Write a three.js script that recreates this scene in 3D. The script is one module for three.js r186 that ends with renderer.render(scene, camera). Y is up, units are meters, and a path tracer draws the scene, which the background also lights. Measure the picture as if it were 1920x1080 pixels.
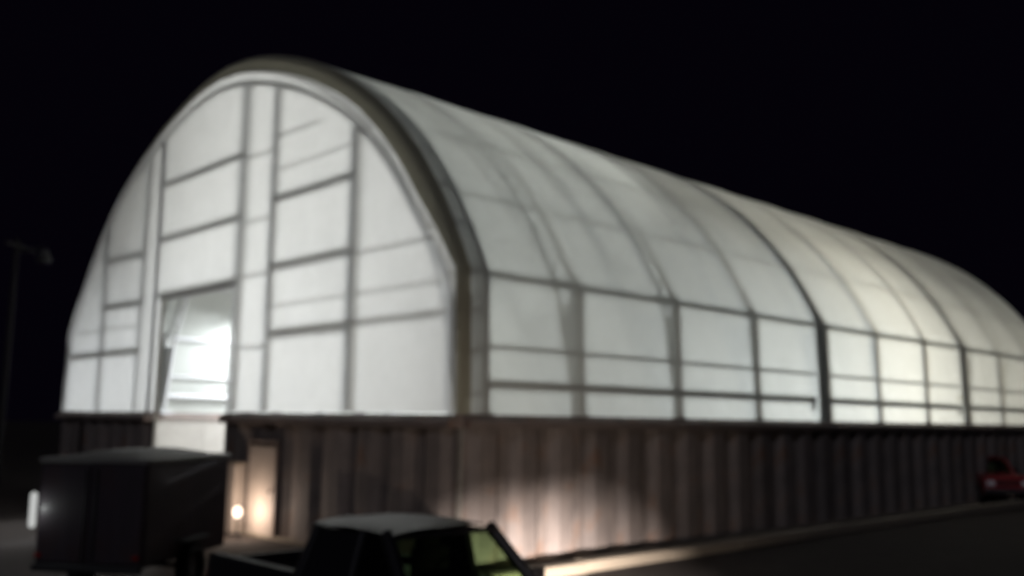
import * as THREE from 'three';
import { mergeGeometries } from 'three/addons/utils/BufferGeometryUtils.js';
import { RoundedBoxGeometry } from 'three/addons/geometries/RoundedBoxGeometry.js';
import { ImprovedNoise } from 'three/addons/math/ImprovedNoise.js';

// ------------------------------------------------------------------ camera, sky, moon, exposure
const DEFOCUS = true;
const scene = new THREE.Scene();
const camera = new THREE.PerspectiveCamera(34.1, 1024 / 576, 0.05, 900);
camera.position.set(0, 2.6, 0);
camera.up.set(-0.01376, 0.99008, 0.1398);
camera.lookAt(0, 2.6 + 0.139812, -0.990178);
if (DEFOCUS) { camera.focus = 1.0; camera.userData.fStop = 4.0; }       // the phone focused on nothing: the whole yard is soft
const renderer = new THREE.WebGLRenderer({ antialias: true });
renderer.toneMapping = THREE.LinearToneMapping;
renderer.toneMappingExposure = 1.0;
renderer.shadowMap.enabled = true;

const skyW = 64, skyH = 32, skyData = new Float32Array(skyW * skyH * 4);
for (let i = 0; i < skyW * skyH; i++) { skyData[i * 4] = 0.0011; skyData[i * 4 + 1] = 0.0007; skyData[i * 4 + 2] = 0.0022; skyData[i * 4 + 3] = 1; }
const skyTex = new THREE.DataTexture(skyData, skyW, skyH, THREE.RGBAFormat, THREE.FloatType);
skyTex.mapping = THREE.EquirectangularReflectionMapping; skyTex.magFilter = THREE.LinearFilter; skyTex.needsUpdate = true;
scene.background = skyTex; scene.environment = skyTex;

const moon = new THREE.DirectionalLight(0xf0f0ff, 0.2);
moon.position.set(-16, 30, 50); moon.castShadow = true;
Object.assign(moon.shadow.camera, { left: -60, right: 60, top: 60, bottom: -60, near: 1, far: 200 });
scene.add(moon, moon.target);

// ------------------------------------------------------------------ helpers
let seed = 7;
const rnd = () => { seed = (seed * 1664525 + 1013904223) >>> 0; return seed / 4294967296; };
const noise = new ImprovedNoise();
const fbm = (x, y, z, o = 4) => { let s = 0, a = 0.5, f = 1; for (let i = 0; i < o; i++) { s += a * noise.noise(x * f, y * f, z + i * 7.3); f *= 2; a *= 0.5; } return s; };
const used = {};
const numbered = (n) => { const k = used[n] = (used[n] ?? -1) + 1; return k ? `${n}_${String(k).padStart(3, '0')}` : n; };
const shadows = (o) => { o.castShadow = true; o.receiveShadow = true; return o; };
function part(name, g, m, parent, label) {
  const o = shadows(new THREE.Mesh(Array.isArray(g) ? mergeGeometries(g.map((q) => q.index ? q.toNonIndexed() : q)) : g, m));
  o.name = name; parent.add(o); if (label) o.userData.label = label; return o;
}
function thing(name, label, category, group) {
  const o = new THREE.Group(); o.name = numbered(name); scene.add(o);
  o.userData = { label, category }; if (group) o.userData.group = group; return o;
}
const box = (w, h, d, x = 0, y = 0, z = 0) => new THREE.BoxGeometry(w, h, d).translate(x, y, z);
const rbox = (w, h, d, r, x = 0, y = 0, z = 0) => new RoundedBoxGeometry(w, h, d, 2, r).translate(x, y, z);
function bar(a, b, r, n = 6, r2 = r) {
  const A = new THREE.Vector3(...a), B = new THREE.Vector3(...b), v = B.clone().sub(A), g = new THREE.CylinderGeometry(r2, r, v.length(), n);
  g.applyQuaternion(new THREE.Quaternion().setFromUnitVectors(new THREE.Vector3(0, 1, 0), v.normalize()));
  return g.translate((A.x + B.x) / 2, (A.y + B.y) / 2, (A.z + B.z) / 2);
}
const tube = (pts, r, seg, n = 6) => new THREE.TubeGeometry(new THREE.CatmullRomCurve3(pts.map((p) => new THREE.Vector3(...p)), false, 'centripetal'), seg, r, n);
function canvasNoise(size, f, srgb = true) {   // f(u, v) -> [r, g, b] 0..255
  const d = new Uint8Array(size * size * 4);
  for (let j = 0; j < size; j++) for (let i = 0; i < size; i++) { const c = f(i / size, j / size), k = (j * size + i) * 4; d[k] = c[0]; d[k + 1] = c[1]; d[k + 2] = c[2]; d[k + 3] = 255; }
  const t = new THREE.DataTexture(d, size, size, THREE.RGBAFormat); t.wrapS = t.wrapT = THREE.RepeatWrapping; t.magFilter = THREE.LinearFilter; t.minFilter = THREE.LinearMipmapLinearFilter; t.generateMipmaps = true;
  if (srgb) t.colorSpace = THREE.SRGBColorSpace; t.needsUpdate = true; return t;
}
const wrap = (u, v, sc, z) => {   // tileable fbm
  const a = fbm(u * sc, v * sc, z), b = fbm((u - 1) * sc, v * sc, z), c = fbm(u * sc, (v - 1) * sc, z), d = fbm((u - 1) * sc, (v - 1) * sc, z);
  return (a * (1 - u) + b * u) * (1 - v) + (c * (1 - u) + d * u) * v;
};
const cl = (x) => Math.max(0, Math.min(255, x));

// ------------------------------------------------------------------ materials
const std = (o) => new THREE.MeshStandardMaterial(o), phy = (o) => new THREE.MeshPhysicalMaterial(o);
const lin = (r, g, b) => new THREE.Color().setRGB(r, g, b);
const tFabric = canvasNoise(256, (u, v) => { const n = wrap(u, v, 5, 1) * 14 + wrap(u, v, 22, 4) * 8; return [cl(233 + n), cl(234 + n), cl(232 + n)]; });
tFabric.repeat.set(0.21, 0.17);
const tFabricB = canvasNoise(256, (u, v) => { const n = 128 + wrap(u, v, 3, 9) * 200 + Math.sin((u * 3 + v * 1.2) * Math.PI * 4 + wrap(u, v, 3, 2) * 6) * 10; return [cl(n), cl(n), cl(n)]; }, false);
tFabricB.repeat.set(0.25, 0.22);
const tRust = canvasNoise(512, (u, v) => {
  const streak = wrap(u, v * 0.12, 26, 3) * 34, blot = wrap(u, v, 5, 8), fine = (rnd() - 0.5) * 16, r = Math.max(0, blot * 1.6 - 0.12) * 120;
  return [cl(168 + streak + fine + blot * 60 - r * 0.2), cl(160 + streak + fine + blot * 55 - r * 0.6), cl(155 + streak + fine + blot * 50 - r * 0.85)];
});
tRust.repeat.set(0.31, 0.33);
const tGravel = canvasNoise(512, (u, v) => { const n = wrap(u, v, 6, 5) * 60 + wrap(u, v, 60, 2) * 90 + (rnd() - 0.5) * 50; return [cl(120 + n), cl(106 + n), cl(92 + n)]; });
const tGravelB = canvasNoise(512, (u, v) => { const n = 128 + wrap(u, v, 70, 2) * 190 + (rnd() - 0.5) * 70; return [cl(n), cl(n), cl(n)]; }, false);
tGravel.repeat.set(0.33, 0.33); tGravelB.repeat.set(0.45, 0.45);
const tConc = canvasNoise(256, (u, v) => { const n = wrap(u, v, 5, 6) * 40 + wrap(u, v, 40, 3) * 26 + (rnd() - 0.5) * 12; return [cl(188 + n), cl(184 + n), cl(176 + n)]; });
tConc.repeat.set(0.4, 0.4);

const M = {
  fabric: phy({ color: lin(0.72, 0.745, 0.715), map: tFabric, bumpMap: tFabricB, bumpScale: 0.02, roughness: 1, transmission: 0.45, thickness: 0, specularIntensity: 0.2, side: THREE.DoubleSide }),
  gable: phy({ color: lin(0.76, 0.765, 0.765), map: tFabric, bumpMap: tFabricB, bumpScale: 0.03, roughness: 1, transmission: 0.46, thickness: 0, specularIntensity: 0.2, side: THREE.DoubleSide }),
  band: phy({ color: lin(0.3, 0.29, 0.22), roughness: 0.9, transmission: 0.14, thickness: 0, specularIntensity: 0.3, side: THREE.DoubleSide }),
  frame: std({ color: lin(0.3, 0.31, 0.3), roughness: 0.55, metalness: 0.3, side: THREE.DoubleSide }),
  steel: std({ color: lin(0.5, 0.51, 0.52), roughness: 0.55, metalness: 0.3 }),
  sheet: std({ color: lin(0.46, 0.44, 0.43), map: tRust, roughness: 0.75, metalness: 0.0, side: THREE.DoubleSide }),
  cap: std({ color: lin(0.46, 0.42, 0.4), map: tRust, roughness: 0.7 }),
  lining: std({ color: lin(0.62, 0.62, 0.62), map: tConc, roughness: 0.9 }),
  concrete: std({ color: lin(0.5, 0.45, 0.38), map: tConc, roughness: 0.95, bumpMap: tConc, bumpScale: 0.006 }),
  floor: std({ color: lin(0.36, 0.36, 0.355), map: tConc, roughness: 0.8 }),
  ground: std({ color: lin(0.15, 0.135, 0.14), map: tGravel, bumpMap: tGravelB, bumpScale: 0.02, roughness: 1 }),
  black: phy({ color: lin(0.006, 0.006, 0.009), roughness: 0.6, clearcoat: 0.3, clearcoatRoughness: 0.3 }),
  red: phy({ color: lin(0.3, 0.025, 0.03), roughness: 0.4, clearcoat: 1, clearcoatRoughness: 0.1 }),
  silver: phy({ color: lin(0.4, 0.4, 0.42), roughness: 0.35, metalness: 0.6, clearcoat: 1, clearcoatRoughness: 0.1 }),
  rubber: std({ color: lin(0.012, 0.012, 0.012), roughness: 0.9 }),
  trim: std({ color: lin(0.02, 0.02, 0.022), roughness: 0.6 }),
  chrome: std({ color: lin(0.6, 0.6, 0.62), roughness: 0.25, metalness: 1 }),
  rim: std({ color: lin(0.35, 0.35, 0.36), roughness: 0.35, metalness: 0.8 }),
  seat: std({ color: lin(0.03, 0.03, 0.03), roughness: 0.95 }),
  glass: phy({ color: lin(0.48, 0.6, 0.43), roughness: 0, transmission: 1, thickness: 0, ior: 1.5, side: THREE.DoubleSide }),
  film: phy({ color: lin(0.02, 0.025, 0.02), roughness: 0.05, transmission: 0.9, thickness: 0, side: THREE.DoubleSide }),
  lens: phy({ color: lin(0.85, 0.85, 0.88), roughness: 0.1, clearcoat: 1 }),
  tail: phy({ color: lin(0.25, 0.01, 0.01), roughness: 0.2, clearcoat: 1 }),
  trailer: std({ color: lin(0.09, 0.07, 0.1), roughness: 0.55, map: tRust }),
  trailerRoof: std({ color: lin(0.2, 0.195, 0.18), roughness: 0.6 }),
  door: std({ color: lin(0.74, 0.66, 0.62), roughness: 0.7, map: tConc }),
  wood: std({ color: lin(0.008, 0.007, 0.008), roughness: 0.95 }),
  wood2: std({ color: lin(0.018, 0.018, 0.02), roughness: 0.7 }),
  housing: std({ color: lin(0.5, 0.5, 0.5), roughness: 0.5, metalness: 0.4, side: THREE.DoubleSide }),
  glowCool: std({ color: 0x000000, emissive: lin(1, 1, 0.97), emissiveIntensity: 6 }),
  glowWarm: std({ color: 0x000000, emissive: lin(1, 0.88, 0.72), emissiveIntensity: 6 }),
  glowWork: std({ color: 0x000000, emissive: lin(1, 0.8, 0.62), emissiveIntensity: 3 }),
  glowMark: std({ color: 0x000000, emissive: lin(0.95, 0.97, 0.95), emissiveIntensity: 0.55 }),
  glowHead: std({ color: 0x000000, emissive: lin(1, 0.86, 0.7), emissiveIntensity: 6 }),
};

// ------------------------------------------------------------------ the building's frame: u runs along the gable, s along the long wall, both from the corner in view
const CORNER = new THREE.Vector3(-0.7473, 0, -16.8388), TURN = -THREE.MathUtils.degToRad(46.02);
const atBuilding = (o) => { o.position.copy(CORNER); o.rotation.y = TURN; return o; };
const toWorld = (u, y, s) => new THREE.Vector3(-u, y, -s).applyAxisAngle(new THREE.Vector3(0, 1, 0), TURN).add(CORNER);
const WIDTH = 19.8, HALF = WIDTH / 2, LENGTH = 33.1, BASE = 2.6, FRONT = -0.24;
const SX = [0.47, 3.1, 6.4, 9.7, 13.1, 16.4, 19.8, 23.1, 26.5, 29.8, 33.0];

// ground
const ground = part('ground', (() => { const g = new THREE.PlaneGeometry(700, 700, 1, 1).rotateX(-Math.PI / 2); const uv = g.attributes.uv; for (let i = 0; i < uv.count; i++) uv.setXY(i, uv.getX(i) * 700, uv.getY(i) * 700); return g; })(), M.ground, scene);
ground.userData = { kind: 'structure' };
const slab = part('floor', (() => { const g = box(WIDTH - 0.3, 0.02, LENGTH - 0.2, -HALF, 0.012, -LENGTH / 2); const uv = g.attributes.uv; for (let i = 0; i < uv.count; i++) uv.setXY(i, uv.getX(i) * WIDTH, uv.getY(i) * LENGTH); return g; })(), M.floor, scene);
slab.userData = { kind: 'structure' }; atBuilding(slab);

// roof profile, right half: distance in from the long wall, height
const arch = new THREE.CatmullRomCurve3([[0.07, 5.36], [0.5, 6.2], [1.12, 7.2], [1.93, 8.2], [2.8, 9.04], [3.72, 9.74], [4.9, 10.45], [6.2, 11.05], [7.6, 11.52], [8.8, 11.79], [9.9, 11.88]].map(([x, y]) => new THREE.Vector3(x, y, 0)), false, 'centripetal');
const halfProfile = [];
for (let i = 0; i <= 7; i++) halfProfile.push([0.07 * i / 7, 2.7 + (5.36 - 2.7) * i / 7]);
arch.getSpacedPoints(24).slice(1).forEach((p) => halfProfile.push([p.x, p.y]));
const profile = [...halfProfile, ...halfProfile.slice(0, -1).reverse().map(([x, y]) => [WIDTH - x, y])];   // from the right foot over the ridge to the left foot
const NP = profile.length, EAVE = 7;
const normals = profile.map((p, i) => {
  const a = profile[Math.max(0, i - 1)], b = profile[Math.min(NP - 1, i + 1)], dx = b[0] - a[0], dy = b[1] - a[1], l = Math.hypot(dx, dy);
  return [dy / l, -dx / l];                                   // points inwards
});
const wallPart = (i) => i <= EAVE || i >= NP - 1 - EAVE;
const inset = (d) => profile.map(([x, y], i) => { const k = typeof d === 'function' ? d(i) : d; return [x + normals[i][0] * k, y + normals[i][1] * k]; });
const RIM0 = 0.08, rimIns = (i) => { const y = profile[i][1]; return y < 7 ? 0.06 + 0.29 * Math.max(0, (y - 5.2) / 1.8) : 0.35 + 0.15 * Math.max(0, (y - 9.6) / 2.3); };
const rise = (i) => Math.min(1, Math.max(0, (profile[i][1] - 5.2) / 4));
const rim = inset(rimIns); rim.forEach((p) => { p[1] = Math.max(p[1], 2.7); });
function sheetGeo(rows, uScale = 1) {                        // rows of points -> smooth surface, uv in metres
  const nr = rows.length, nc = rows[0].length, pos = [], uv = [], idx = [];
  for (let r = 0; r < nr; r++) { let len = 0; for (let c = 0; c < nc; c++) { const p = rows[r][c]; if (c) len += Math.hypot(p[0] - rows[r][c - 1][0], p[1] - rows[r][c - 1][1], p[2] - rows[r][c - 1][2]); pos.push(...p); uv.push(-p[2] * uScale + (uScale === 0 ? p[0] : 0), len); } }
  for (let r = 0; r < nr - 1; r++) for (let c = 0; c < nc - 1; c++) { const a = r * nc + c; idx.push(a, a + 1, a + nc, a + 1, a + nc + 1, a + nc); }
  const g = new THREE.BufferGeometry(); g.setAttribute('position', new THREE.Float32BufferAttribute(pos, 3)); g.setAttribute('uv', new THREE.Float32BufferAttribute(uv, 2)); g.setIndex(idx); g.computeVertexNormals(); return g;
}
const B = atBuilding(thing('fabric_building', 'white arched fabric building glowing from inside, standing on dark corrugated base walls', 'building'));

// roof membrane, one panel per bay, pulled in a little between the arches
const cuts = [0.06, ...SX.slice(1, -1), LENGTH];
for (let b = 0; b < cuts.length - 1; b++) {
  const s0 = cuts[b] + (b ? 0.004 : 0), s1 = cuts[b + 1] - 0.004, rows = [];
  for (let k = 0; k <= 8; k++) {
    const t = k / 8, sag = 0.022 * 4 * t * (1 - t) * (0.8 + 0.4 * rnd());
    rows.push(profile.map(([x, y], i) => { const w = wallPart(i) ? 0.25 : 1, d = sag * w; return [-(x + normals[i][0] * d), y + normals[i][1] * d, -(s0 + (s1 - s0) * t)]; }));
  }
  part('roof_panel', sheetGeo(rows), M.fabric, B);
}
// dark end band between the roof edge and the gable rim
part('end_band', sheetGeo([0, 0.33, 0.66, 1].map((t) => profile.map(([x, y], i) => { const d = rimIns(i) * t * t; return [-(x + normals[i][0] * d), Math.max(2.7, y + normals[i][1] * d), -(0.06 + (FRONT - 0.06) * t)]; }))), M.band, B, 'unlit olive fabric band wrapping the front arch');
// gable wall: strips of fabric between the posts, and the strip along the rim
const rimIn = rim.map(([x, y], i) => [x + normals[i][0] * 0.28, Math.max(2.72, y + normals[i][1] * 0.28)]);
part('edge_strip', sheetGeo([rim, rimIn].map((row, r) => row.map(([x, y]) => [-x, y, -(FRONT - 0.004 * (1 - r))])), 0), M.gable, B);
const topAt = (u) => { for (let i = 0; i < NP - 1; i++) if (rimIn[i][0] <= u && rimIn[i + 1][0] > u) { const t = (u - rimIn[i][0]) / (rimIn[i + 1][0] - rimIn[i][0]); return rimIn[i][1] + t * (rimIn[i + 1][1] - rimIn[i][1]); } return 2.72; };
const DOOR = [8.55, 12.62, 5.82];
const uCuts = [rimIn[0][0] + 0.001, 3.55, 6.8, 8.3, 12.85, 13.95, 16.7, rimIn[NP - 1][0] - 0.001];
function gableStrip(u0, u1, s, low, mat, rear) {
  const n0 = Math.max(3, Math.round((u1 - u0) / 0.22)), us = Array.from({ length: n0 + 1 }, (_, j) => u0 + (u1 - u0) * j / n0);
  for (const [x] of rimIn) if (x > u0 + 0.004 && x < u1 - 0.004) us.push(x);
  us.sort((a, b) => a - b); const rows = [], n = us.length - 1;
  for (let k = 0; k <= 8; k++) {
    const row = [];
    for (let j = 0; j <= n; j++) { const u = us[j], t = (u - u0) / (u1 - u0), h = topAt(u); row.push([-u, low + (Math.max(h, low + 0.02) - low) * k / 8, -(s + 0.03 * Math.sin(Math.PI * t) * Math.sin(Math.PI * k / 8))]); }
    rows.push(row);
  }
  const g = sheetGeo(rows, 0), p = g.attributes.position; for (let i = 0; i < p.count; i++) g.attributes.uv.setXY(i, p.getX(i), p.getY(i)); return g;
}
for (let k = 0; k < uCuts.length - 1; k++) part('gable_panel', gableStrip(uCuts[k] + 0.003, uCuts[k + 1] - 0.003, FRONT, k === 3 ? DOOR[2] + 0.02 : 2.72, M.gable), M.gable, B);
part('gable_panel', (() => { const g = new THREE.PlaneGeometry(0.23, DOOR[2] - 2.72).translate(-8.425, (DOOR[2] + 2.72) / 2, -FRONT); return g; })(), M.gable, B);
part('gable_panel', (() => { const g = new THREE.PlaneGeometry(0.21, DOOR[2] - 2.72).translate(-12.735, (DOOR[2] + 2.72) / 2, -FRONT); return g; })(), M.gable, B);
for (const [a, b] of [[rimIn[0][0], 6.6], [6.6, 13.2], [13.2, rimIn[NP - 1][0]]]) part('rear_panel', gableStrip(a + 0.002, b - 0.002, LENGTH + 0.02, 2.72, M.gable), M.gable, B);
part('rear_edge_strip', sheetGeo([profile, rimIn].map((row) => row.map(([x, y]) => [-x, y, -(LENGTH + 0.02)])), 0), M.gable, B);

// gable frame, just inside the fabric
const gArch = rim.map(([x, y], i) => [x + normals[i][0] * 0.36, y + normals[i][1] * 0.36]);
part('gable_arch', tube(gArch.map(([x, y]) => [-x, Math.max(2.7, y), -(FRONT + 0.36)]), 0.07, 90), M.steel, B);
for (const [u, w, d] of [[3.6, 0.3, 0.36], [6.85, 0.28, 0.34], [8.34, 0.36, 0.5], [13.06, 0.24, 0.04], [13.9, 0.26, 0.45], [16.7, 0.26, 0.36]]) {
  const h = topAt(u) - 0.15, low = u > 8 && u < 13 ? 0.03 : 2.62;
  part('gable_post', rbox(w, h - low, 0.14, 0.015, -u, (h + low) / 2, -(FRONT + 0.07 + d)), M.steel, B);
}
const rail = (u0, u1, y, r, name = 'gable_rail', d = 0.34) => part(name, rbox(u1 - u0, r * 2, r * 1.6, 0.01, -(u0 + u1) / 2, y, -(FRONT + 0.03 + d)), M.steel, B);
for (const y of [7.68, 6.1, 4.58]) rail(3.74, 6.71, y, 0.09, 'gable_rail', 0.4);
for (const y of [9.05, 7.5, 5.94]) rail(8.51, 12.86, y, 0.09, 'gable_rail', 0.4);
for (const y of [7.25, 5.85]) rail(14.04, 16.6, y, 0.1, 'gable_rail', 0.4);
rail(14.04, 19.1, 4.5, 0.09, 'gable_rail', 0.4); rail(0.75, 3.45, 4.62, 0.05, 'gable_rail', 0.4); rail(0.95, 3.48, 6.02, 0.025); rail(5.0, 6.73, 9.15, 0.025); rail(0.75, 6.7, 5.2, 0.02, 'gable_rail', 0.4); rail(3.72, 6.73, 8.35, 0.02);
for (const y of [8.9, 7.3, 6.0, 4.3]) rail(6.97, 8.13, y, 0.025);
rail(14.02, 18.9, 5.2, 0.02);
// door frame
part('door_frame', [box(0.05, DOOR[2], 0.06, -(DOOR[0] + 0.0), DOOR[2] / 2 + 0.024, -(FRONT + 0.05)), box(0.05, DOOR[2], 0.06, -DOOR[1], DOOR[2] / 2 + 0.024, -(FRONT + 0.05)), box(DOOR[1] - DOOR[0] - 0.05, 0.05, 0.06, -(DOOR[0] + DOOR[1]) / 2, DOOR[2] - 0.005, -(FRONT + 0.05))], M.lining, B, 'slim pale frame around the tall open doorway');

// arch trusses
function ribbon(d0, d1, s, half) {                            // flat box section following the profile
  const a = inset(d0), b = inset(d1), q = (p, z) => p.map(([x, y]) => [-x, Math.max(2.62, y), z]);
  const w = (i) => typeof half === 'function' ? half(i) : half, qq = (p, k) => p.map(([x, y], i) => [-x, Math.max(2.62, y), -s + k * w(i)]);
  return [sheetGeo([qq(a, 1), qq(a, -1)]), sheetGeo([qq(b, 1), qq(b, -1)]), sheetGeo([qq(a, 1), qq(b, 1)]), sheetGeo([qq(a, -1), qq(b, -1)])];
}
const innerOff = (i) => { const y = profile[i][1]; return wallPart(i) ? 0.2 + 0.55 * (y - 2.7) / 2.66 : 0.75 - 0.15 * rise(i); };
const outerR = (k) => (k === 4 || k === 7 ? 0.19 : 0.1);
SX.forEach((s, k) => {
  const t = new THREE.Group(); t.name = 'arch_truss'; B.add(t);
  const off = 0.16, o = inset(off), n = inset((i) => innerOff(i) + (outerR(k) > 0.15 ? 0.12 : 0));
  const pt = ([x, y]) => [-x, y, -s];
  part('outer_chord', ribbon(k === 0 ? 0.03 : k === 4 || k === 7 ? 0.1 : (i) => (wallPart(i) ? 0.1 : 0.2), (i) => (wallPart(i) ? 0.26 : 0.3), s, k === 4 || k === 7 ? (i) => (wallPart(i) ? 0.36 : 0.23) * (k === 7 ? 0.85 : 1) : (i) => k === 0 ? 0.08 : (wallPart(i) ? 0.13 : 0.05)), M.frame, t);
  part('inner_chord', tube(n.map(pt), 0.055, 110), M.steel, t);
  const web = []; for (let i = EAVE; i < NP - 1 - EAVE; i += 2) { web.push(bar(pt(o[i]), pt(n[i + 1]), 0.025, 5)); if (i + 2 < NP) web.push(bar(pt(n[i + 1]), pt(o[i + 2]), 0.025, 5)); }
  part('web', web, M.steel, t);
  for (const side of [0, 1]) {                                // the tapered plate of each leg
    const ids = [0, 1, 2, 3, 4, 5, 6].map((i) => side ? NP - 1 - i : i), sh = new THREE.Shape();
    ids.forEach((i, q) => sh[q ? 'lineTo' : 'moveTo'](-o[i][0], o[i][1])); ids.slice().reverse().forEach((i) => sh.lineTo(-n[i][0], n[i][1])); sh.closePath();
    part('leg_plate', new THREE.ExtrudeGeometry(sh, { depth: 0.16, bevelEnabled: false }).translate(0, 0, -s - 0.08), M.steel, t);
    const f = ids[0]; part('foot', box(0.5, 0.1, 0.4, -(profile[f][0] + (side ? -0.3 : 0.3)), 2.72, -s), M.steel, t);
  }
});
// rungs between the front band and the first truss
for (let i = 1; i < NP - 1; i += (i < EAVE || i > NP - 2 - EAVE) ? 2 : 2) { const [x, y] = inset(0.09)[i]; part('rung', bar([-x, y, -0.02], [-x, y, -0.42], 0.045, 6), M.steel, B); }
part('end_chord', tube(inset(0.12).map(([x, y]) => [-x, y, 0.0]), 0.06, 110), M.steel, B);
// purlins and wall rails of both long sides
for (const side of [0, 1]) {
  const at = (i, d) => { const q = side ? NP - 1 - i : i, p = inset(d)[q]; return p; };
  for (const [i, r, d] of [[EAVE, 0.075, 0.16], [11, 0.03, 0.22], [15, 0.03, 0.22], [20, 0.03, 0.22], [25, 0.03, 0.22]]) { const [x, y] = at(i, d); part(i === EAVE ? 'eave_beam' : 'purlin', bar([-x, y, -0.1], [-x, y, -(LENGTH - 0.05)], r, 8), M.steel, B); }
  const sx = (d) => side ? -(WIDTH - d) : -d;
  for (const [a, b] of [[0.6, 12.55], [13.45, 22.6], [23.5, 32.6]]) {
    part('wall_rail', bar([sx(0.12), 3.28, -a], [sx(0.12), 3.28, -b], 0.085, 8), M.steel, B);
    part('wall_rail', bar([sx(0.13), 3.97, -a], [sx(0.13), 3.97, -b], 0.04, 8), M.steel, B);
    part('rail_bracket', rbox(0.12, 0.26, 0.2, 0.02, sx(0.12), 3.14, -(b - 0.12)), M.steel, B);
  }
}
part('purlin', bar([-HALF, 11.82, -0.1], [-HALF, 11.82, -(LENGTH - 0.05)], 0.035, 8), M.steel, B);

// ------------------------------------------------------------------ base walls: deep-fluted sheet panels, each one a piece
const PITCH = 1.05;
function fluted(w, depth) {                                   // cross-section repeated over the panel width, standing 0..BASE-0.1
  const k = w / PITCH, pts = [[0, 0], [0.13, 0], [0.31, depth], [0.7, depth], [0.9, 0], [1.05, 0]].map(([a, b]) => [a * k, b]), rows = [[], []];
  const pos = [], uv = [], idx = [];
  pts.forEach(([a, b], i) => { if (!i) return; const [a0, b0] = pts[i - 1], l0 = pos.length / 3; pos.push(a0, 0, b0, a, 0, b, a, BASE - 0.1, b, a0, BASE - 0.1, b0); uv.push(a0 + b0, 0, a + b, 0, a + b, 2.5, a0 + b0, 2.5); idx.push(l0, l0 + 1, l0 + 2, l0, l0 + 2, l0 + 3); });
  const g = new THREE.BufferGeometry(); g.setAttribute('position', new THREE.Float32BufferAttribute(pos, 3)); g.setAttribute('uv', new THREE.Float32BufferAttribute(uv, 2)); g.setIndex(idx); g.computeVertexNormals(); return g;
}
const shiftUv = (g, d) => { const c = g.clone(), uv = c.attributes.uv; for (let i = 0; i < uv.count; i++) uv.setXY(i, uv.getX(i) + d, uv.getY(i) + d * 0.37); return c; };
function baseWall(label, from, to, mat, outDepth, lining = true) {   // from, to: [u, s]; the outside is on the right hand going from -> to ... panels face local +z
  const t = thing('base_wall', label, 'wall', 'base walls under the fabric building');
  const A = toWorld(from[0], 0, from[1]), C = toWorld(to[0], 0, to[1]), v = C.clone().sub(A), len = v.length();
  t.position.copy(A); t.rotation.y = Math.atan2(-v.z, v.x);
  const n = Math.round(len / PITCH), w = len / n, g0 = fluted(w, outDepth), tones = [mat, mat.clone(), mat.clone()];
  tones[1].color.multiplyScalar(0.84); tones[2].color.multiplyScalar(1.14);
  const variants = [0, 1.7, 3.9, 5.2].map((d) => shiftUv(g0, d));
  for (let k = 0; k < n; k++) { const o = part('sheet_panel', variants[Math.floor(rnd() * 4)], tones[Math.floor(rnd() * 3)], t); o.position.x = k * w; }
  { const sh = new THREE.Shape([[-0.19, 2.46], [0.24, 2.46], [0.24, 2.58], [0.06, 2.698], [-0.19, 2.698]].map(([a, b]) => new THREE.Vector2(-a, b)));
    part('cap_beam', new THREE.ExtrudeGeometry(sh, { depth: len + 0.02, bevelEnabled: false }).rotateY(Math.PI / 2).translate(-0.01, 0, 0), M.cap, t); }
  part('footing', box(len, 0.06, 0.3, len / 2, 0.03, outDepth * 0.5), M.concrete, t);
  if (lining) { const m = Math.max(1, Math.round(len / 2.4)); for (let k = 0; k < m; k++) part('lining_board', box(len / m - 0.012, BASE - 0.16, 0.03, (k + 0.5) * len / m, (BASE - 0.16) / 2 + 0.03, -0.12), M.lining, t); }
  return t;
}
baseWall('long corrugated base wall under the glowing side wall, headlight beam on its near end', [0.04, -0.1], [0.04, LENGTH], M.sheet, 0.15);
baseWall('corrugated base wall under the gable between open doorway and lit corner', [DOOR[0] - 0.1, -0.22], [0.02, -0.22], M.sheet, 0.1);
baseWall('corrugated base wall under the gable beyond the open doorway, behind the trailer', [WIDTH - 0.12, -0.22], [DOOR[1] + 0.1, -0.22], M.sheet, 0.1);
baseWall('corrugated base wall along the far long side, seen through the doorway', [WIDTH - 0.04, LENGTH], [WIDTH - 0.04, -0.1], M.sheet, 0.15);
baseWall('corrugated base wall closing the rear end of the building', [0.04, LENGTH + 0.04], [WIDTH - 0.04, LENGTH + 0.04], M.sheet, 0.1);

// low kerb in front of the long wall
{
  const k = thing('kerb', 'low pale concrete kerb running along the foot of the long base wall', 'kerb');
  atBuilding(k); const L = 2.4;
  const g = rbox(0.34, 0.2, L - 0.02, 0.03, 0, 0.1, 0);
  for (let i = 0; i < 14; i++) { const o = part('kerb_stone', g, M.concrete, k); o.position.set(1.35 + (rnd() - 0.5) * 0.03, (rnd() - 0.5) * 0.02 - 0.005, -(0.3 + i * L)); o.rotation.y = (rnd() - 0.5) * 0.01; }
}

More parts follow.
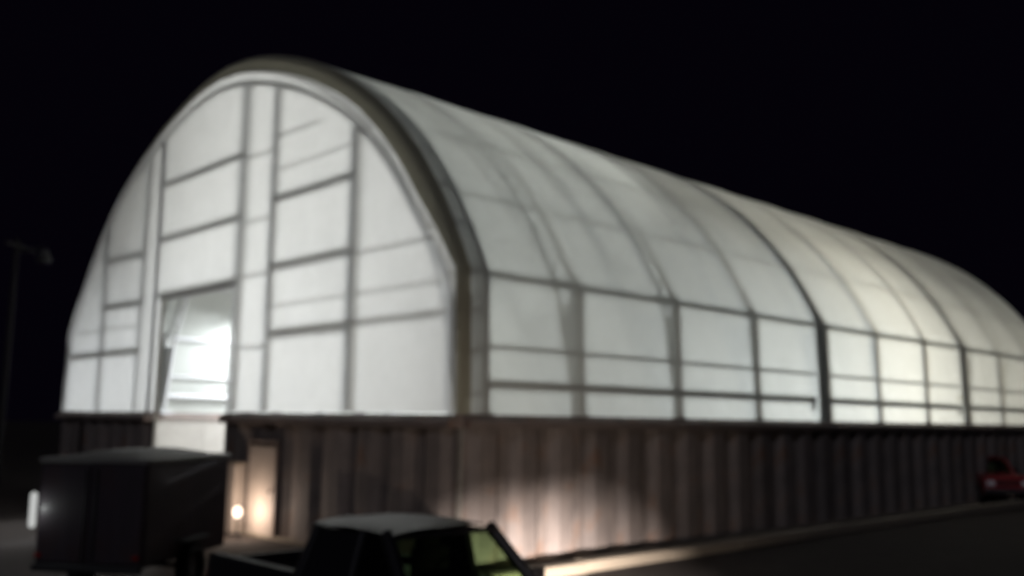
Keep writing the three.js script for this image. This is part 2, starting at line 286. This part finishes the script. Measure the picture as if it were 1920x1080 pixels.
// ------------------------------------------------------------------ lamps inside the building
function highBay(u, h, s, cd, warm, shade, label) {
  const t = thing('high_bay_lamp', label, 'lamp', 'lamps hanging inside the fabric building'), p = toWorld(u, h, s); t.position.copy(p);
  if (shade) part('reflector', new THREE.LatheGeometry([[0.06, 0.3], [0.16, 0.28], [0.26, 0.16], [0.36, shade]].map(([x, y]) => new THREE.Vector2(x, y)), 24), M.housing, t);
  else part('cap', new THREE.CylinderGeometry(0.08, 0.1, 0.14, 16).translate(0, 0.2, 0), M.housing, t);
  part('bulb', new THREE.SphereGeometry(0.13, 20, 14), warm ? M.glowWarm : M.glowCool, t);
  const i = profile.findIndex(([x]) => x >= u), roofY = profile[i][1] - 0.7;
  part('cord', bar([0, 0.26, 0], [0, roofY - h, 0], 0.012, 6), M.trim, t);
  const l = new THREE.PointLight(warm ? new THREE.Color().setRGB(1, 0.9, 0.76) : new THREE.Color().setRGB(0.96, 0.99, 1.04), cd, 0, 2); l.castShadow = true; l.shadow.radius = 6; t.add(l);
}
highBay(18.0, 5.9, 6.6, 130, false, -0.02, 'shaded lamp hanging inside behind the open doorway');
highBay(11.2, 6.0, 13.9, 880, false, -0.02, 'shaded lamp hanging inside behind the middle of the long wall');
highBay(4.8, 4.4, 18.9, 122, true, 0, 'bare warm lamp hanging inside behind the brightest side panels');
highBay(9, 6.5, 27.5, 260, true, -0.02, 'shaded warm lamp hanging inside near the rear end');
for (const [u, h, aimU, cd, which] of [[4.6, 7.6, 5.2, 330, 'lowest'], [9.2, 9.2, 6.4, 330, 'highest'], [13.6, 8.4, 8.6, 300, 'middle']]) {
  const t = thing('flood_lamp', `floodlight inside the hall aimed at the gable, ${which} of the three on the arch`, 'lamp', 'floodlights inside aimed at the gable');
  t.position.copy(toWorld(u, h, 12.9)); t.rotation.y = TURN;                     // local +z looks at the gable
  const i = profile.findIndex(([x]) => x >= u);
  part('housing', [rbox(0.5, 0.4, 0.16, 0.03, 0, 0, -0.1), box(0.52, 0.03, 0.2, 0, 0.22, 0.04)], M.housing, t);
  part('lamp_face', rbox(0.44, 0.34, 0.02, 0.005, 0, 0, -0.005), M.glowCool, t);
  part('bracket', bar([0, 0.2, -0.1], [0, profile[i][1] - 0.6 - h, -0.1], 0.02), M.trim, t);
  const l = new THREE.SpotLight(new THREE.Color().setRGB(1, 1, 0.98), cd, 0, THREE.MathUtils.degToRad(38), 0.7, 2);
  l.position.set(0, 0, 0.06); l.target.position.set(u - aimU, 7.4 - h, 13); l.castShadow = true; l.shadow.radius = 8; t.add(l, l.target);
}

// ------------------------------------------------------------------ personnel door, bollard and work light at the gable wall
{
  const d = thing('personnel_door', 'pale door in the gable base wall, its foot brightly lit by the work light', 'door');
  const p = toWorld(6.4, 0, -0.37); d.position.copy(p); d.rotation.y = TURN;
  part('leaf', rbox(1.12, 1.94, 0.05, 0.01, 0, 0.99, 0.02), M.door, d);
  part('frame', [box(0.07, 2.06, 0.1, -0.6, 1.03, 0), box(0.07, 2.06, 0.1, 0.6, 1.03, 0), box(1.27, 0.07, 0.1, 0, 2.06, 0)], M.cap, d);
  part('handle', [new THREE.SphereGeometry(0.035, 12, 8).translate(0.45, 1, 0.09), bar([0.45, 1, 0.03], [0.45, 1, 0.09], 0.014)], M.chrome, d);
  part('hinge', bar([-0.555, 0.3, 0.05], [-0.555, 0.42, 0.05], 0.015), M.chrome, d); part('hinge', bar([-0.555, 1.6, 0.05], [-0.555, 1.72, 0.05], 0.015), M.chrome, d);
  const b = thing('bollard', 'pale square concrete bollard beside the doorway, lit by the work light', 'bollard');
  b.position.copy(toWorld(7.38, 0, -0.5)); b.rotation.y = TURN;
  part('post', rbox(0.42, 1.56, 0.3, 0.04, 0, 0.77, 0), M.door, b); part('cap', rbox(0.46, 0.05, 0.34, 0.02, 0, 1.56, 0), M.concrete, b);
  const w = thing('work_light', 'small round work light glowing warm on a short stand by the bollard', 'lamp');
  w.position.copy(toWorld(6.42, 0, -0.93)); w.rotation.y = TURN;
  part('globe', new THREE.SphereGeometry(0.1, 20, 14).scale(1, 1.25, 1).translate(0, 0.56, 0), M.glowWork, w);
  part('pole', bar([0, 0.02, 0], [0, 0.45, 0], 0.02), M.trim, w);
  for (let i = 0; i < 3; i++) part('leg', bar([0, 0.16, 0], [Math.cos(i * 2.094) * 0.2, 0.0, Math.sin(i * 2.094) * 0.2], 0.012), M.trim, w);
  const l = new THREE.PointLight(new THREE.Color().setRGB(1, 0.8, 0.66), 4, 0, 2); l.position.set(0, 0.56, 0); l.castShadow = true; w.add(l);
}

// ------------------------------------------------------------------ pickup trucks: local x forward, z to the driver's left/right
function extrudeSide(pts, width, bevel = 0.03) {
  const sh = new THREE.Shape(); pts.forEach((p, i) => { if (p.length === 2) sh[i ? 'lineTo' : 'moveTo'](...p); else sh.absarc(...p); });
  return new THREE.ExtrudeGeometry(sh, { depth: width - 2 * bevel, bevelEnabled: true, bevelThickness: bevel, bevelSize: bevel, bevelSegments: 3, curveSegments: 14 }).translate(0, 0, -(width - 2 * bevel) / 2);
}
const quad = (a, b, c, d) => { const g = new THREE.BufferGeometry(); g.setAttribute('position', new THREE.Float32BufferAttribute([...a, ...b, ...c, ...d], 3)); g.setAttribute('uv', new THREE.Float32BufferAttribute([0, 0, 1, 0, 1, 1, 0, 1], 2)); g.setIndex([0, 1, 2, 0, 2, 3]); g.computeVertexNormals(); return g; };
function pickup(label, paint, lit) {
  const t = thing('pickup_truck', label, 'truck');
  const Wd = 1.84, FX = 1.75, RX = -1.75, WR = 0.37, AR = 0.46;
  // lower cab and nose
  part('body', extrudeSide([[-0.92, 0.5], [FX - AR, 0.5], [FX, 0.42, AR, Math.PI, 0, true], [2.5, 0.46], [2.56, 0.7], [2.52, 0.98], [2.36, 1.08], [1.05, 1.2], [-0.92, 1.2]], Wd, 0.05), paint, t);
  part('hood', rbox(1.22, 0.06, 1.5, 0.028, 1.76, 1.155, 0).rotateZ(0).translate(0, 0, 0), paint, t).rotation.z = -0.0;
  // bed
  const bed = new THREE.Group(); bed.name = 'bed'; t.add(bed);
  for (const z of [-1, 1]) {
    part('bed_side', extrudeSide([[-2.85, 0.55], [RX - AR, 0.55], [RX, 0.42, AR, Math.PI, 0, true], [-0.99, 0.55], [-0.99, 1.26], [-2.85, 1.26]], 0.12, 0.02).translate(0, 0, z * (Wd / 2 - 0.08)), paint, bed);
    part('bed_rail', rbox(1.88, 0.05, 0.15, 0.02, -1.92, 1.3, z * (Wd / 2 - 0.09)), M.trim, bed);
  }
  part('bed_floor', box(1.84, 0.05, Wd - 0.3, -1.92, 0.7, 0), M.trim, bed);
  part('bed_front', box(0.05, 0.56, Wd - 0.3, -1.02, 0.98, 0), paint, bed);
  part('tailgate', rbox(0.08, 0.62, Wd - 0.28, 0.02, -2.83, 0.95, 0), paint, t);
  // cab above the beltline
  const A0 = [1.04, 1.2], A1 = [0.42, 1.83], C0 = [-0.9, 1.2], C1 = [-0.78, 1.82], zi = 0.86, zt = 0.68;
  const roofPts = []; for (let k = 0; k <= 10; k++) { const f = k / 10, x = -0.86 + f * 1.42; roofPts.push(Array.from({ length: 13 }, (_, j) => { const q = j / 6 - 1; return [x, 1.83 + 0.045 * (1 - q * q * q * q) + 0.02 * Math.sin(Math.PI * Math.min(1, f * 1.05 + 0.05)), q * (zt + 0.03)]; })); }
  const roofLow = roofPts.map((r) => r.map(([x, y, z]) => [x, y - 0.05, z]));
  part('cab_roof', [sheetGeo(roofPts), sheetGeo(roofLow), quad(roofPts[10][0], roofPts[10][12], roofLow[10][12], roofLow[10][0]), quad(roofPts[0][0], roofPts[0][12], roofLow[0][12], roofLow[0][0])].map((g) => { const q = g.toNonIndexed(); return q; }), paint, t).material.side = THREE.DoubleSide;
  for (const z of [-1, 1]) {
    const at = ([x, y], low) => [x, y, z * (low ? zi : zt)];
    part('pillar', bar(at(A0, 1), at(A1), 0.065, 8), paint, t);
    part('pillar', bar([0.02, 1.2, z * zi], [0.02, 1.82, z * zt], 0.045, 8), paint, t);
    part('pillar', bar(at(C0, 1), at(C1), 0.075, 8), paint, t);
    part('side_window', quad([0.98, 1.21, z * zi], [0.06, 1.21, z * zi], [0.06, 1.8, z * (zt + 0.006)], [0.44, 1.8, z * (zt + 0.006)]), z > 0 ? M.film : M.glass, t);
    part('cab_panel', quad([-0.02, 1.21, z * zi], [-0.85, 1.21, z * zi], [-0.75, 1.8, z * (zt + 0.006)], [-0.02, 1.8, z * (zt + 0.006)]), paint, t);
    const door = part('door', rbox(1.06, 0.66, 0.03, 0.012, 0.5, 0.88, z * (Wd / 2 + 0.012)), paint, t); part('handle', rbox(0.16, 0.03, 0.03, 0.01, 0.14, 1.08, z * (Wd / 2 + 0.045)), M.trim, door);
    const mir = part('mirror', rbox(0.1, 0.2, 0.22, 0.04, 0.8, 1.3, z * 1.04), M.trim, t); part('mirror_arm', bar([0.86, 1.22, z * 0.88], [0.8, 1.27, z * 1.0], 0.025), M.trim, mir);
    part('head_lamp', rbox(0.1, 0.2, 0.34, 0.03, 2.55, 0.86, z * 0.68), lit ? M.glowHead : M.lens, t);
    part('tail_lamp', rbox(0.06, 0.34, 0.13, 0.02, -2.87, 0.98, z * 0.83), M.tail, t);
    for (const x of [FX, RX]) {
      const w = new THREE.Group(); w.name = 'wheel'; t.add(w); w.position.set(x, WR, z * 0.8);
      part('tyre', new THREE.LatheGeometry([[0.2, -0.11], [0.33, -0.12], [0.37, -0.08], [0.37, 0.08], [0.33, 0.12], [0.2, 0.11]].map(([a, b]) => new THREE.Vector2(a, b)), 28).rotateX(Math.PI / 2), M.rubber, w);
      part('rim', [new THREE.CylinderGeometry(0.21, 0.21, 0.05, 24).rotateX(Math.PI / 2).translate(0, 0, z * 0.07), ...Array.from({ length: 6 }, (_, i) => box(0.05, 0.16, 0.03).translate(0, 0.1, z * 0.1).rotateZ(i * Math.PI / 3))], M.rim, w);
    }
    const st = part('seat', [rbox(0.5, 0.16, 0.5, 0.06, 0.05, 0.92, z * 0.42), rbox(0.16, 0.66, 0.5, 0.07, -0.25, 1.24, z * 0.42).rotateZ(0)], M.seat, t); part('headrest', rbox(0.12, 0.18, 0.28, 0.05, -0.28, 1.64, z * 0.42), M.seat, st);
  }
  part('windshield', quad([1.06, 1.22, -0.84], [1.06, 1.22, 0.84], [0.46, 1.82, 0.66], [0.46, 1.82, -0.66]), M.glass, t);
  part('rear_window', quad([-0.93, 1.22, -0.8], [-0.93, 1.22, 0.8], [-0.82, 1.8, 0.64], [-0.82, 1.8, -0.64]), M.glass, t);
  part('dashboard', rbox(0.4, 0.14, 1.6, 0.05, 0.95, 1.17, 0), M.seat, t);
  part('steering_wheel', new THREE.TorusGeometry(0.18, 0.016, 8, 24).rotateY(Math.PI / 2).rotateZ(0.4).translate(0.62, 1.22, -0.42), M.trim, t);
  part('front_bumper', rbox(0.16, 0.22, 1.86, 0.05, 2.6, 0.56, 0), M.chrome, t);
  part('rear_bumper', rbox(0.14, 0.16, 1.8, 0.04, -2.92, 0.56, 0), M.chrome, t);
  part('grille', [rbox(0.05, 0.22, 0.96, 0.015, 2.565, 0.86, 0), ...[-1, 0, 1].map((k) => box(0.03, 0.02, 0.94, 2.6, 0.86 + k * 0.065, 0))], M.trim, t);
  part('chassis', [box(4.9, 0.14, 0.9, -0.1, 0.46, 0), bar([FX, WR, -0.7], [FX, WR, 0.7], 0.05), bar([RX, WR, -0.7], [RX, WR, 0.7], 0.05)], M.trim, t);
  return t;
}
const heading = (o, x, z, dx, dz, k = 1) => { o.scale.setScalar(k); o.position.set(x, 0, z); o.rotation.y = Math.atan2(-dz, dx); };
heading(pickup('black pickup truck with green tinted windows parked in front of the gable', M.black, false), -0.88, -9.05, 0.694, 0.72, 0.88);
heading(pickup('red pickup truck parked beside the far end of the long base wall', M.red, false), 17.05, -34.4, -0.1, 1, 0.84);
{
  const t = pickup('silver pickup truck beyond the kerb with headlights shining at the long base wall', M.silver, true);
  const aim = new THREE.Vector3(0.5, 0, -18.2), at = new THREE.Vector3(3.5, 0, -1.6), d = aim.clone().sub(at).normalize();
  heading(t, at.x, at.z, d.x, d.z);
  for (const z of [-0.68, 0.68]) {
    const l = new THREE.SpotLight(new THREE.Color().setRGB(1, 0.87, 0.8), 2000, 0, THREE.MathUtils.degToRad(12.5), 1, 2); l.position.set(2.66, 0.86, z); l.castShadow = true;
    const dist = 13; l.target.position.set(2.66 + dist, 0.86 - dist * Math.tan(THREE.MathUtils.degToRad(9)), z); t.add(l, l.target);
    const g = new THREE.SpotLight(new THREE.Color().setRGB(1, 0.82, 0.68), 48, 0, THREE.MathUtils.degToRad(24), 0.9, 2); g.position.set(2.66, 0.86, z); g.castShadow = true; g.target.position.set(2.66 + dist, 0.86, z); t.add(g, g.target);
  }
}

// ------------------------------------------------------------------ box trailer
{
  const t = thing('cargo_trailer', 'dark enclosed cargo trailer with a pale domed roof in front of the doorway', 'trailer');
  t.position.set(-5.1, 0, -13.5); t.scale.y = 1.05; t.rotation.y = -THREE.MathUtils.degToRad(8);   // local x: to the left is -, local -z: away
  const w = 1.64, l = 2.65, cx = -w / 2, cz = -l / 2;
  part('body', rbox(w, 1.42, l, 0.05, cx, 1.16, cz), M.trailer, t);
  const rows = []; for (let k = 0; k <= 10; k++) rows.push(Array.from({ length: 13 }, (_, j) => { const q = j / 6 - 1, e = k / 5 - 1; return [cx + q * (w / 2 - 0.01), 1.872 + 0.13 * (1 - q * q) * (1 - e * e * e * e), cz - e * (l / 2 - 0.01)]; }));
  part('roof', sheetGeo(rows), M.trailerRoof, t).material.side = THREE.DoubleSide;
  part('roof_rail', [rbox(w + 0.04, 0.07, 0.05, 0.02, cx, 1.86, 0.01), rbox(w + 0.04, 0.07, 0.05, 0.02, cx, 1.86, -l - 0.01), rbox(0.05, 0.07, l, 0.02, 0.01, 1.86, cz), rbox(0.05, 0.07, l, 0.02, -w - 0.01, 1.86, cz)], M.trailerRoof, t);
  for (const k of [0, 1]) { const d = part('rear_door', rbox(w / 2 - 0.06, 1.28, 0.03, 0.01, -w / 4 - k * w / 2, 1.15, 0.018), M.trailer, t); part('lock_bar', bar([-w / 2 + (k ? -0.08 : 0.08), 0.55, 0.055], [-w / 2 + (k ? -0.08 : 0.08), 1.75, 0.055], 0.014), M.trim, d); part('tail_lamp', rbox(0.1, 0.06, 0.03, 0.01, -0.08 - k * (w - 0.16), 0.6, 0.045), M.tail, t); }
  part('rear_bumper', rbox(w, 0.1, 0.1, 0.02, cx, 0.44, 0.02), M.trim, t);
  for (const x of [0.06, -w - 0.06]) {
    const wh = new THREE.Group(); wh.name = 'wheel'; t.add(wh); wh.position.set(x, 0.33, cz);
    part('tyre', new THREE.LatheGeometry([[0.18, -0.09], [0.3, -0.1], [0.33, -0.06], [0.33, 0.06], [0.3, 0.1], [0.18, 0.09]].map(([a, b]) => new THREE.Vector2(a, b)), 24).rotateZ(Math.PI / 2), M.rubber, wh);
    part('rim', new THREE.CylinderGeometry(0.19, 0.19, 0.06, 20).rotateZ(Math.PI / 2), M.rim, wh);
    part('mudguard', rbox(0.22, 0.04, 0.86, 0.015, x, 0.71, cz), M.trim, t);
  }
  part('axle', bar([0.06, 0.33, cz], [-w - 0.06, 0.33, cz], 0.04), M.trim, t);
  part('drawbar', [bar([cx - 0.4, 0.42, -l], [cx, 0.42, -l - 0.9], 0.035), bar([cx + 0.4, 0.42, -l], [cx, 0.42, -l - 0.9], 0.035), bar([cx, 0, -l - 0.85], [cx, 0.6, -l - 0.85], 0.03)], M.trim, t);
  // upright strip lamp on the far rear corner
  const lamp = part('marker_lamp', new THREE.CapsuleGeometry(0.048, 0.38, 6, 14).translate(-w + 0.02, 1.2, 0.14), M.glowMark, t, 'upright white strip lamp on the trailer corner');
  part('lamp_bracket', rbox(0.05, 0.08, 0.08, 0.01, -w + 0.02, 1.2, 0.05), M.trim, t);
  const pl = new THREE.PointLight(0xf4fff8, 0.12, 0, 2); pl.position.set(-w + 0.02, 1.2, 0.14); pl.castShadow = true; t.add(pl);
}

// ------------------------------------------------------------------ utility pole with an unlit lamp head
{
  const t = thing('utility_pole', 'faint wooden utility pole with an unlit lamp head beyond the gable', 'pole');
  t.position.set(-14.25, 0, -26.6);
  part('pole', bar([0, 0, 0], [0, 7.6, 0], 0.1, 12, 0.07), M.wood, t);
  part('arm', bar([0, 7.2, 0], [0.75, 7.35, 0], 0.03), M.wood2, t);
  part('crossarm', rbox(0.1, 0.1, 1.6, 0.02, 0.12, 7.35, 0), M.wood, t);
  part('lamp_head', new THREE.LatheGeometry([[0.0, 0.2], [0.1, 0.18], [0.14, 0.08], [0.22, -0.1], [0.2, -0.2], [0, -0.24]].map(([x, y]) => new THREE.Vector2(x, y)), 18).translate(0.8, 7.12, 0), M.wood2, t);
}

renderer.render(scene, camera);
